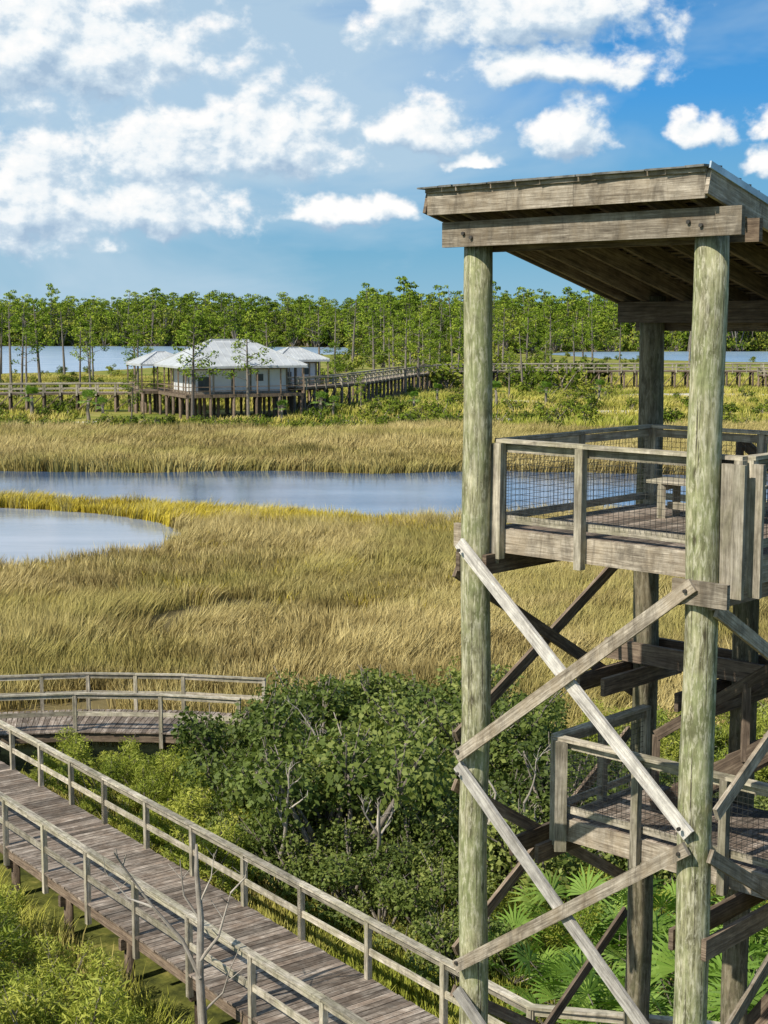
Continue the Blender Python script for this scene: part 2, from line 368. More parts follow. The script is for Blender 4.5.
# ------------------------------------------------------------------ scatter
def scatter(name, pts, rots, scl, coll, nsrc):
    me = bpy.data.meshes.new(name); n = len(pts)
    me.vertices.add(n); me.vertices.foreach_set('co', np.asarray(pts, dtype=np.float32).ravel())
    a = me.attributes.new('rot', 'FLOAT_VECTOR', 'POINT'); a.data.foreach_set('vector', np.asarray(rots, dtype=np.float32).ravel())
    a = me.attributes.new('scl', 'FLOAT_VECTOR', 'POINT'); a.data.foreach_set('vector', np.asarray(scl, dtype=np.float32).ravel())
    a = me.attributes.new('idx', 'INT', 'POINT'); a.data.foreach_set('value', rng.integers(0, nsrc, n).astype(np.int32))
    ob = bpy.data.objects.new(name, me); scene.collection.objects.link(ob)
    g = bpy.data.node_groups.new('scatter_' + name, 'GeometryNodeTree')
    g.interface.new_socket('Geometry', in_out='INPUT', socket_type='NodeSocketGeometry')
    g.interface.new_socket('Geometry', in_out='OUTPUT', socket_type='NodeSocketGeometry')
    gi = g.nodes.new('NodeGroupInput'); go = g.nodes.new('NodeGroupOutput')
    ci = g.nodes.new('GeometryNodeCollectionInfo'); ci.inputs['Collection'].default_value = coll
    ci.inputs['Separate Children'].default_value = True; ci.inputs['Reset Children'].default_value = True
    ip = g.nodes.new('GeometryNodeInstanceOnPoints'); ip.inputs['Pick Instance'].default_value = True
    def at(nm, t):
        q = g.nodes.new('GeometryNodeInputNamedAttribute'); q.data_type = t; q.inputs['Name'].default_value = nm; return q.outputs['Attribute']
    g.links.new(gi.outputs[0], ip.inputs['Points']); g.links.new(ci.outputs[0], ip.inputs['Instance'])
    g.links.new(at('idx', 'INT'), ip.inputs['Instance Index']); g.links.new(at('rot', 'FLOAT_VECTOR'), ip.inputs['Rotation'])
    g.links.new(at('scl', 'FLOAT_VECTOR'), ip.inputs['Scale']); g.links.new(ip.outputs[0], go.inputs[0])
    md = ob.modifiers.new('scatter', 'NODES'); md.node_group = g
    return ob
def frust(n, y0, y1, k=.31, m=5, power=1.0):
    y = y0 + (y1 - y0) * rng.random(n * 3) ** power
    hw = k * y + m; hwm = k * y1 + m
    x = rng.uniform(-hwm, hwm, n * 3); ok = np.abs(x) < hw
    return x[ok][:n], y[ok][:n]

# ------------------------------------------------------------------ sources
def coll(nm): return bpy.data.collections.new(nm)
def clump_plant(c, name, lm, clumps, leaf, aspect, per, trunk_r=.05, up=0.3, stems=True):
    mb = MB()
    for (x, y, z, r) in clumps:
        n = int(per * r * r); d = rng.normal(size=(n, 3)); d /= np.linalg.norm(d, axis=1)[:, None]
        rr = r * (.35 + .65 * rng.random(n) ** .45) * (1 + .25 * np.sin(d[:, 0] * 5 + x * 7) * np.sin(d[:, 1] * 5 + y * 3))
        P = d * rr[:, None] * np.array([1, 1, .8]) + np.array([x, y, z])
        nr = d * .7 + rng.normal(size=(n, 3)) * .6 + np.array([0, 0, up]); nr /= np.linalg.norm(nr, axis=1)[:, None]
        cr = R()
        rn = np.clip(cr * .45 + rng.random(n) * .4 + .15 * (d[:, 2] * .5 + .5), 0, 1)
        keep = P[:, 2] > .05
        mb.leaves(P[keep], nr[keep], leaf, aspect, rn[keep])
        if stems:
            b = Vector((U(-.15, .15), U(-.15, .15), 0)); t = Vector((x, y, z + r * .3)); m1 = b.lerp(t, .5) + Vector((U(-.2, .2), U(-.2, .2), U(-.1, .25)))
            mb.tube([b, m1, t], [trunk_r, trunk_r * .7, trunk_r * .25], 6, 0, cap=False)
            for k in range(3):
                e = t + Vector((U(-1, 1), U(-1, 1), U(0, .9))) * r * .75
                mb.tube([m1.lerp(t, U(.3, 1)), e], [trunk_r * .35, trunk_r * .12], 5, 0, cap=False)
    return mb.build(name, [M_branch, lm], coll=c)
C_bush, C_feath, C_isl, C_broad = coll('bushes'), coll('feathery'), coll('island'), coll('broadleaf')
for i in range(4):
    cl = []
    for k in range(13):
        a = U(0, 6.28); q = 1.35 * math.sqrt(R()); z = U(.8, 2.8) * (1 - .16 * q)
        cl.append((q * math.cos(a), q * math.sin(a), z, U(.30, .66)))
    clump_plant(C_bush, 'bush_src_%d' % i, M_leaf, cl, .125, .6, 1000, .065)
for i in range(3):
    cl = []
    for k in range(12):
        a = U(0, 6.28); q = .95 * math.sqrt(R()); z = U(.3, 1.7)
        cl.append((q * math.cos(a), q * math.sin(a), z, U(.22, .45)))
    clump_plant(C_feath, 'feathery_src_%d' % i, M_leaf2, cl, .13, .22, 2200, .025, .1)
for i in range(4):
    cl = []
    for k in range(9):
        a = U(0, 6.28); q = 1.5 * math.sqrt(R()); z = U(.4, 1.8)
        cl.append((q * math.cos(a), q * math.sin(a), z, U(.4, .9)))
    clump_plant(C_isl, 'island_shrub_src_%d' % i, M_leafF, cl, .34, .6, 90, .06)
for i in range(4):   # broadleaf trees, 14 m
    cl = []
    for k in range(14):
        a = U(0, 6.28); q = 3.6 * math.sqrt(R()); z = U(5.0, 12.5) - .35 * q
        cl.append((q * math.cos(a), q * math.sin(a), z, U(1.3, 2.3)))
    clump_plant(C_broad, 'broadleaf_src_%d' % i, M_pine if i % 2 else M_leafF, cl, .8, .65, 16, .22)

def pine(c, name, h, leaf, per, ncl, cr, low=.45, link=False, tr=1.0):
    mb = MB(); lx, ly = U(-.05, .05) * h, U(-.05, .05) * h
    mb.tube([(0, 0, 0), (lx * .4, ly * .4, h * .45), (lx, ly, h * .97)], [h * .014 * tr, h * .010 * tr, h * .003 * tr], 6, 0, cap=False)
    for k in range(ncl):
        f = low + (1 - low) * (k + R()) / ncl; z = h * f
        wdt = cr * (math.sin(min(1, (1 - f) / (1 - low) * 1.15 + .12) * math.pi * .62)) * U(.35, 1.2)
        a = k * 2.4 + U(-.9, .9); r = U(.4, 1.05) * cr * .40
        cx, cy = lx * f + wdt * math.cos(a), ly * f + wdt * math.sin(a)
        mb.tube([(lx * f, ly * f, z - wdt * .35), (cx, cy, z)], [h * .004, h * .0015], 4, 0, cap=False)
        n = int(per * r * r); d = rng.normal(size=(n, 3)); d /= np.linalg.norm(d, axis=1)[:, None]
        P = d * (r * (.3 + .7 * rng.random(n) ** .5))[:, None] * np.array([1.1, 1.1, .62]) + np.array([cx, cy, z])
        nr = d * .6 + rng.normal(size=(n, 3)) * .6 + np.array([0, 0, .4]); nr /= np.linalg.norm(nr, axis=1)[:, None]
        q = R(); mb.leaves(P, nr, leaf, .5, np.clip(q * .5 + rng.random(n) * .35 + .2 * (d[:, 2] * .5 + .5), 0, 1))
    return mb.build(name, [M_branch, M_pine], coll=c, link=link)
C_pine = coll('forest_pines')
for i, (cr_, lo_, nc_) in enumerate(((3.8, .4, 14), (3.2, .5, 11), (4.6, .28, 18), (3.0, .45, 12), (5.0, .32, 17), (3.6, .22, 17))):
    pine(C_pine, 'pine_src_%d' % i, 20, .75, 40, nc_, cr_, lo_, tr=.9)
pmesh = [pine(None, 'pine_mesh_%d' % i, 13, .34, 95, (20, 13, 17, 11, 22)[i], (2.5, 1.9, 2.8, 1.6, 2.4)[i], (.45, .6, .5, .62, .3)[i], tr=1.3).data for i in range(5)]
pl_list = [(-22.5, 176, 1.14), (-17.0, 188, 1.0), (-3.0, 196, .45), (3.4, 243, 1.05), (5.6, 251, 1.0), (1.0, 262, .85), (8, 268, .9), (-50, 210, 1.0), (-56, 232, 1.15), (-47, 240, 1.1),
           (-62, 250, 1.2), (-53, 262, .9), (-44, 226, .8), (-38, 232, .9), (-33, 250, .95), (15, 262, 1.15), (19, 300, 1.2), (12, 330, 1.3), (26, 330, 1.25), (-2, 300, 1.0), (6, 340, 1.2), (31, 290, .9),
           (38, 300, 1.0), (-74, 290, 1.3), (-80, 300, 1.2), (-70, 330, 1.3), (45, 340, 1.0), (24, 260, .8), (-8, 250, .7), (20, 240, .55), (-29, 172, .45),
           (-26, 246, 1.1), (-20, 260, 1.0), (-12, 280, 1.2), (14, 285, 1.1), (22, 310, 1.3), (9, 300, 1.2), (50, 320, 1.1), (60, 330, 1.2), (2, 320, 1.1), (16, 350, 1.4), (28, 370, 1.4), (10, 380, 1.5),
           (-64, 280, 1.3), (-58, 300, 1.1), (-84, 330, 1.3), (-48, 290, 1.2), (34, 360, 1.3), (42, 380, 1.4), (54, 390, 1.3), (80, 395, 1.2), (20, 400, 1.5), (0, 400, 1.5), (-8, 380, 1.3), (-14, 430, 1.5)]
for i, (x, y, s) in enumerate(pl_list):
    ob = bpy.data.objects.new('pine_tree', pmesh[(i * 7 + i // 3) % 5]); scene.collection.objects.link(ob)
    s *= U(.85, 1.1)
    ob.location = (x, y, 0); ob.scale = (s * U(.8, 1.15), s * U(.8, 1.15), s); ob.rotation_euler = (0, 0, U(0, 6.28))

def palmetto(name, trunk=0):
    mb = MB()
    if trunk: mb.tube([(0, 0, 0), (.1, 0, trunk * .5), (0, 0, trunk + .1)], [.2, .17, .15], 8, 0)
    for k in range(13 if not trunk else 26):
        a = k * 2.4 + U(-.3, .3); t = U(.35, 1.15) if not trunk else U(-.5, 1.3); ln = U(.5, 1.0)
        base = Vector((0, 0, .1 + trunk)); d = Vector((math.cos(a) * math.cos(t), math.sin(a) * math.cos(t), math.sin(t)))
        hub = base + d * ln; mb.tube([base, hub], [.012, .008], 5, 0, cap=False)
        side = d.cross(Vector((0, 0, 1))).normalized(); rr = R()
        nn = side.cross(d).normalized(); nb = 19 if not trunk else 11
        for j in range(nb):
            an = (j / (nb - 1) - .5) * 3.6; fd = (d * math.cos(an) + side * math.sin(an) + nn * U(-.08, .12)).normalized(); fl = .62 * U(.85, 1.1) * (1 - .25 * abs(j / (nb - 1) - .5))
            pr = fd.cross(nn).normalized() * (.024 if not trunk else .05); e = hub + fd * fl + Vector((0, 0, -.12)); m_ = hub + fd * fl * .5
            o = len(mb.v); mb.v += [tuple(hub), tuple(m_ + pr), tuple(e), tuple(m_ - pr)]
            mb.quad((o, o + 1, o + 2, o + 3), [(0, 0)] * 4, min(1, rr * .7 + .3 * R()), 1)
    return mb
pal = [palmetto('p').build('palmetto_mesh_%d' % i, [M_branch, M_palm], link=False).data for i in range(3)]
for i, (x, y, s) in enumerate([(4.2, 24.3, 1.3), (5.1, 23.6, 1.4), (6.0, 24.6, 1.4), (3.3, 25.2, 1.2), (6.9, 25.5, 1.4), (5.4, 26.0, 1.4), (4.4, 26.9, 1.3), (7.8, 24.2, 1.4), (6.4, 27.3, 1.3), (3.0, 23.9, 1.0), (5.8, 22.6, 1.3), (6.8, 23.4, 1.4), (2.4, 26.3, 1.1),
                               (3.9, 23.1, 1.3), (4.9, 22.4, 1.2), (7.4, 22.4, 1.3), (3.6, 27.6, 1.2), (5.4, 28.2, 1.3), (7.6, 27.0, 1.4), (8.4, 25.6, 1.4)]):
    ob = bpy.data.objects.new('saw_palmetto', pal[i % 3]); scene.collection.objects.link(ob)
    ob.location = (x, y, 0.25); ob.scale = (s,) * 3; ob.rotation_euler = (0, 0, U(0, 6.28))
palt = palmetto('t', 2.2).build('palm_mesh', [M_branch, M_palm], link=False).data
for i, (x, y, s) in enumerate([(-37, 188, 1.1), (-34.5, 184, .9), (-8, 191, 1.0), (-6.5, 194, .8), (-45, 192, 1.2), (4, 200, .9), (16, 215, 1.1), (24, 222, 1.0), (-12.5, 184, .8), (33, 230, 1.0), (8, 225, .9)]):
    ob = bpy.data.objects.new('cabbage_palm', palt); scene.collection.objects.link(ob)
    ob.location = (x, y, 0); ob.scale = (s * 1.1, s * 1.1, s); ob.rotation_euler = (0, 0, U(0, 6.28))

# ------------------------------------------------------------------ grass (one mesh of blades per stand)
def field(x, y):
    return np.sin(x * .13 + 1.3 * np.sin(y * .09)) + .7 * np.sin(y * .21 + x * .05 + 2) + .5 * np.sin(x * .47 - y * .31) + .5 * np.sin(x * .9 + 2 * np.sin(y * .5)) * np.sin(y * .7 + 1)
def do_grass(name, x, y, mat, h0, rad, wd, k):
    n = len(x); f = field(x, y)
    ph = f * 1.1 + rng.normal(0, .5, n) + .6; tilt = .26 + .26 * np.sin(f * 2 + 1) + rng.normal(0, .1, n)
    s = h0 * (1 + .22 * np.sin(f * 1.7) + rng.normal(0, .12, n)); tr = rng.random(n)
    M = n * k; rep = lambda a: np.repeat(a, k)
    a = rng.uniform(0, 6.283, M); r = rad * np.sqrt(rng.random(M)); bx = rep(x) + r * np.cos(a); by = rep(y) + r * np.sin(a)
    hh = rep(s) * rng.uniform(.6, 1.15, M); la = a + rng.uniform(-1, 1, M); lean = rng.uniform(.05, .5, M) * hh
    tx = np.cos(la) * lean + np.cos(rep(ph)) * rep(tilt) * hh; ty = np.sin(la) * lean + np.sin(rep(ph)) * rep(tilt) * hh
    fa = rng.uniform(0, 3.1416, M); dx = np.cos(fa) * wd / 2; dy = np.sin(fa) * wd / 2; z0 = np.zeros(M)
    V = np.stack([np.stack([bx - dx, by - dy, z0], 1), np.stack([bx + dx, by + dy, z0], 1),
                  np.stack([bx + tx * .38 + dx * .8, by + ty * .38 + dy * .8, hh * .6], 1), np.stack([bx + tx * .38 - dx * .8, by + ty * .38 - dy * .8, hh * .6], 1),
                  np.stack([bx + tx, by + ty, hh * .97], 1)], 1).reshape(-1, 3).astype(np.float32)
    me = bpy.data.meshes.new(name); me.vertices.add(M * 5); me.vertices.foreach_set('co', V.ravel())
    base = (np.arange(M) * 5)[:, None]; loops = (base + np.array([0, 1, 2, 3, 3, 2, 4])).astype(np.int32).ravel()
    me.loops.add(M * 7); me.loops.foreach_set('vertex_index', loops)
    st = ((np.arange(M) * 7)[:, None] + np.array([0, 4])).astype(np.int32).ravel()
    me.polygons.add(M * 2); me.polygons.foreach_set('loop_start', st)
    me.materials.append(mat)
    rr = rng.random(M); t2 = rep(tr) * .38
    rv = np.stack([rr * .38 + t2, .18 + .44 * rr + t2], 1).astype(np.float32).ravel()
    at = me.attributes.new('rnd', 'FLOAT', 'FACE'); at.data.foreach_set('value', rv)
    me.update(calc_edges=True); me.polygons.foreach_set('use_smooth', np.zeros(M * 2, bool))
    ob = bpy.data.objects.new(name, me); scene.collection.objects.link(ob); return ob
def excl(x, y, grow=0):
    return ~(inside(CHANr, x, y) | inside(PONDr, x, y) | inside(LAGLr, x, y) | inside(LAGRr, x, y))
x, y = frust(25000, 38, 112, .31, 5)
ok = excl(x, y) & ((y > 43.5 + .0 * x) | (x > 9) | ((x > -1) & (y > 40)))
ok &= ~((y < 75) & (field(x * 1.7, y * 1.7) < -1.35))
x, y = x[ok], y[ok]
tong = (y > 84) & (x < 3 + rng.normal(0, 2.5, len(x))) & (y > 99 - (x + 26) * .5 + rng.normal(0, 1.5, len(x))) | ((y > 86) & (x < 8) & (y > 90 - 0 * x) & (x < 4))
tong &= rng.random(len(x)) < .85
tong |= (rng.random(len(x)) < .05) & (y > 60) & (x < 10)
do_grass('marsh_grass', x[~tong], y[~tong], M_gtan, .97, .42, .034, 26)
do_grass('golden_marsh_grass', x[tong], y[tong], M_ggold, .75, .44, .038, 26)
x, y = frust(10000, 122, 172, .3, 6)
ok = excl(x, y) & (y < 168 + 3 * np.sin(x * .2)); x, y = x[ok], y[ok]
do_grass('marsh_grass', x, y, M_gtan, 1.18, .8, .07, 24)
insand = lambda x, y: np.any([((x - a) / (rx * .9)) ** 2 + ((y - b) / (ry * .9)) ** 2 < 1 for a, b, rx, ry in SAND], axis=0)
x, y = frust(9000, 168, 330, .3, 6, .8)
ok = excl(x, y) & ~((x < -12) & (x > -40) & (y > 186) & (y < 210)) & ~insand(x, y); x, y = x[ok], y[ok]
do_grass('field_grass', x, y, M_ggreen, .85, 1.5, .13, 24)
x, y = frust(7500, 15, 45, .34, 4)
npj = .8 * x + .6 * y
ok = (npj < 11.9) | (npj > 15.2); ok &= ~((y > 39.6) & (y < 43.2) & (x < -1)); x, y = x[ok], y[ok]
do_grass('field_grass', x, y, M_ggreen, .5, .5, .03, 26)

# ------------------------------------------------------------------ shrub scatter
def shrubs(name, P, c, nsrc):
    P = np.array(P); n = len(P)
    rots = np.stack([rng.normal(0, .06, n), rng.normal(0, .06, n), rng.uniform(0, 6.28, n)], 1)
    s = P[:, 2]
    scl = np.stack([s * rng.uniform(.9, 1.15, n), s * rng.uniform(.9, 1.15, n), s * rng.uniform(.9, 1.1, n)], 1)
    scatter(name, np.stack([P[:, 0], P[:, 1], np.zeros(n)], 1), rots, scl, c, nsrc)
P = [(-2.7, 39.6, 1.1), (-1.2, 40.4, 1.12), (.3, 40.2, 1.2), (-1.9, 38.0, 1.15), (-3.1, 38.2, .95), (1.9, 40.5, 1.2), (3.6, 40.3, 1.05)]
for i in range(4000):
    x, y = U(-4.5, 13), U(23, 40.5); q = .8 * x + .6 * y
    if q < 16.7 or len(P) > 120: continue
    if x < -3.6 + max(0, (y - 37)) * .4: continue
    if any((x - a) ** 2 + (y - b) ** 2 < 1.2 for a, b, _ in P): continue
    if x > 1.8 and y < 29.5: continue
    s = 1.05 + .12 * math.sin(x * 1.1 + y * .5)
    if x > 4.8: s *= .62
    if q < 18: s *= .66
    P.append((x, y, s * U(.75, 1.22)))
shrubs('shrub_thicket', P, C_bush, 4)
P = []
for i in range(400):
    x, y = U(-12, -2.5), U(26, 39); q = .8 * x + .6 * y
    if q < 15.6 or len(P) > 60: continue
    if any((x - a) ** 2 + (y - b) ** 2 < .5 for a, b, _ in P): continue
    P.append((x, y, U(.5, .85) * (1.0 if x < -5 else 1.2)))
for i in range(1500):
    x, y = U(-10, 1), U(18, 29); q = .8 * x + .6 * y
    if q > 10.7 or q < 6.5 or len(P) > 190: continue
    if any((x - a) ** 2 + (y - b) ** 2 < .4 for a, b, _ in P): continue
    P.append((x, y, U(.8, 1.2) if q < 9.6 else U(.55, .8)))
for i in range(40): P.append((U(5, 14), U(36, 42), U(.7, 1.1)))
for i in range(14): P.append((U(2, 9), U(27, 30), U(.5, .9)))
shrubs('feathery_shrubs', P, C_feath, 3)
P = []
for i in range(360):
    y = 172 + 90 * R() ** 1.5; x = U(-.31 * y, .31 * y)
    if -42 < x < -10 and 176 < y < 212 and R() < .93: continue
    if x > 12 and R() < .5: continue
    if bool(insand(np.array([x]), np.array([y]))[0]): continue
    P.append((x, y, U(.4, 1.15)))
for i in range(150):
    x = U(-66, 6); P.append((x, 171 + 3 * math.sin(x * .2) + U(-1.5, 4), U(.3, .75)))
for i in range(520):
    y = U(250, 620); x = U(-.3 * y, .3 * y)
    if bool(inside(LAGLr, np.array([x]), np.array([y]))[0]) or bool(inside(LAGRr, np.array([x]), np.array([y]))[0]): continue
    P.append((x, y, U(.5, .9) if (x < -12 or x > 40) else U(1.0, 2.6)))
shrubs('island_shrubs', P, C_isl, 4)
# distant forest
x, y = frust(3600, 560, 1150, .31, 20, .9)
cl = np.sin(x * .045 + np.sin(y * .02) * 2) + np.sin(y * .05 + x * .02) + .8 * np.sin(x * .11 + 1)
ok = excl(x, y) & (rng.random(len(x)) < .62 + .25 * cl)
x, y, cl = x[ok], y[ok], cl[ok]; n = len(x)
s = rng.uniform(.55, 1.28, n) * (1.02 + .07 * cl)
sx = s * rng.uniform(.9, 1.4, n)
scatter('distant_pine_forest', np.stack([x, y, np.zeros(n)], 1), np.stack([rng.normal(0, .04, n), rng.normal(0, .04, n), rng.uniform(0, 6.28, n)], 1), np.stack([sx, sx, s], 1), C_pine, 6)
x, y = frust(2600, 555, 1050, .31, 20, .8); ok = excl(x, y); x, y = x[ok], y[ok]; n = len(x)
s = rng.uniform(.5, 1.45, n); sx = s * rng.uniform(.9, 1.4, n)
scatter('distant_broadleaf_trees', np.stack([x, y, np.zeros(n) - .5], 1), np.stack([rng.normal(0, .05, n), rng.normal(0, .05, n), rng.uniform(0, 6.28, n)], 1), np.stack([sx, sx, s], 1), C_broad, 4)
x, y = frust(2400, 555, 850, .31, 20, .7); ok = excl(x, y); x, y = x[ok], y[ok]; n = len(x); s = rng.uniform(1.6, 4.2, n)
scatter('forest_understory', np.stack([x, y, np.zeros(n)], 1), np.stack([np.zeros(n), np.zeros(n), rng.uniform(0, 6.28, n)], 1), np.stack([s, s, s * rng.uniform(.9, 1.4, n)], 1), C_isl, 4)

# ------------------------------------------------------------------ rails and walkways
def rail(mb, a, b, z, h=1.07, sp=1.85, ps=.10, wires=True, mi=0, wi=1, cap=.14, inner=None, low=.45, step=.10, mid=.12, capt=.042):
    a = Vector((a[0], a[1], 0)); b = Vector((b[0], b[1], 0)); d = b - a; ln = d.length; d.normalize(); side = Vector((d.y, -d.x, 0))
    k = max(1, round(ln / sp)); Z = Vector((0, 0, 1)); off = side * (inner if inner is not None else 0)
    for i in range(k + 1):
        p = a + d * (ln * i / k) + off * 1.0
        mb.box(p + Z * (z - low), p + Z * (z + h - .022) + d * U(-.008, .008), ps, ps, mi, up=tuple(d))
    ext = d * .04
    for i in range(k):
        p, q = a + d * (ln * i / k), a + d * (ln * (i + 1) / k)
        if i == 0: p = p - ext
        if i == k - 1: q = q + ext
        j = U(-.004, .004)
        mb.box(p + Z * (z + h + j), q - d * .004 + Z * (z + h + j), cap, capt, mi)
    mb.box(a + Z * (z + h - .085) - off * .9, b + Z * (z + h - .085) - off * .9, .04, .10, mi)
    if wires:
        mb.box(a + Z * (z + .12) - off * .9, b + Z * (z + .12) - off * .9, .04, .09, mi)
        n = int(ln / step)
        for i in range(1, n):
            p = a + d * (i * ln / n); mb.box(p + Z * (z + .14), p + Z * (z + h - .12), .0045, .0045, wi)
        for j in range(1, 11):
            zz = z + .14 + (h - .26) * j / 11; mb.box(a + Z * zz, b + Z * zz, .0045, .0045, wi)
    else:
        mb.box(a + Z * (z + .5), b + Z * (z + .5), .04, mid, mi)
def walkway(name, pts, width, z, planks=True, wires=False, rails=(1, 1), sp=1.85, big=1.0):
    root = empty(name)
    pts = [Vector((p[0], p[1], 0)) for p in pts]
    dk = MB(); rl = MB(); st = MB(); Z = Vector((0, 0, 1))
    def nrm(i):
        d = (pts[min(i + 1, len(pts) - 1)] - pts[max(i - 1, 0)]).normalized(); return Vector((-d.y, d.x, 0))
    for i in range(len(pts) - 1):
        a, b = pts[i], pts[i + 1]; na, nb = nrm(i), nrm(i + 1); ln = (b - a).length
        w2 = width / 2 + .04
        if planks:
            k = max(1, int(ln / .15))
            for j in range(k):
                t = (j + .5) / k; c = a.lerp(b, t); nn = na.lerp(nb, t).normalized(); e = U(-.012, .012)
                dk.box(c - nn * (w2 + e) + Z * (z - .02 + U(-.004, .004)), c + nn * (w2 - e) + Z * (z - .02 + U(-.003, .003)), .135, .038, 0)
        else:
            dk.box(a + Z * (z - .05), b + Z * (z - .05), width, .1, 0)
        for sg in (-1, 1):
            st.box(a + na * sg * (w2 - .1) + Z * (z - .18), b + nb * sg * (w2 - .1) + Z * (z - .18), .05, .24, 0)
            if rails[0 if sg < 0 else 1]:
                rail(rl, a + na * sg * width / 2, b + nb * sg * width / 2, z, sp=sp, wires=wires, ps=.1 if planks else .22, cap=.14 if planks else .3, mid=.12 if planks else .16, capt=.042 if planks else .12, h=1.07 if planks else 1.2)
        st.box(a + Z * (z - .18), b + Z * (z - .18), .05, .24, 0)
        k = max(1, round(ln / 2.4))
        for j in range(k + 1):
            c = a.lerp(b, j / k); nn = na.lerp(nb, j / k).normalized()
            for sg in (-1, 1):
                st.tube([c + nn * sg * (width / 2 - .2) - Z * .3, c + nn * sg * (width / 2 - .2) + Z * (z - .3)], [.11 * big, .1 * big], 8, 0)
            st.box(c - nn * width / 2 + Z * (z - .42), c + nn * width / 2 + Z * (z - .42), .1, .22, 0)
            if not planks and j < k:
                c2 = a.lerp(b, (j + 1) / k)
                st.box(c - nn * width / 2 + Z * .3, c2 - nn * width / 2 + Z * (z - .3), .1, .14, 0)
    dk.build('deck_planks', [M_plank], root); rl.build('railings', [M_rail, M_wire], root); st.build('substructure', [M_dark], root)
    return root
nv = Vector((.8, .6)); dv = Vector((.6, -.8))
def W(n, s): p = nv * n + dv * s; return (p.x, p.y)
ZB = 1.2
root = walkway('boardwalk', [W(13.43, -38.6), W(13.43, -30), W(13.43, -22), W(13.43, -15.8)], 2.35, ZB)
dk = MB(); rl = MB()
for i in range(58):
    s = -15.72 + i * .15; dk.box((*W(12.2, s), ZB - .02), (*W(16.6, s), ZB - .02), .137, .038)
for n_ in (12.3, 13.4, 14.8, 16.3): dk.box((*W(n_, -15.8), ZB - .18), (*W(n_, -7), ZB - .18), .05, .24)
rail(rl, W(12.25, -15.8), W(12.25, -14.2), ZB, wires=False); rail(rl, W(12.25, -10.5), W(12.25, -7), ZB, wires=False)
rail(rl, W(14.6, -15.8), (4.6, 20.9), ZB, wires=False); rail(rl, (4.6, 20.9), (8.2, 19.6), ZB, wires=False)
dk.build('landing_planks', [M_plank], root); rl.build('landing_railings', [M_rail, M_wire], root)
walkway('boardwalk', [(-19, 36.6), (-16.5, 38.9), (-13.6, 40.5), (-11, 41.3), (-8.6, 41.65), (-6, 41.5), (-3.7, 41.0)], 2.35, ZB - .006, sp=1.7)

walkway('boardwalk', [(-90, 200), (-70, 202), (-53, 204), (-42, 206), (-34, 206)], 2.6, 2.7, False, False, sp=2.4, big=1.6)
walkway('boardwalk', [(-13, 203), (-8, 210), (-4, 220), (0, 236), (3.6, 250), (9, 264), (20, 270), (50, 272), (80, 270), (130, 266)], 2.8, 3.5, False, False, sp=2.4, big=1.8)
walkway('boardwalk', [(68, 269.5), (74, 248), (94, 240)], 2.4, 2.9, False, False, sp=2.4, big=1.8)

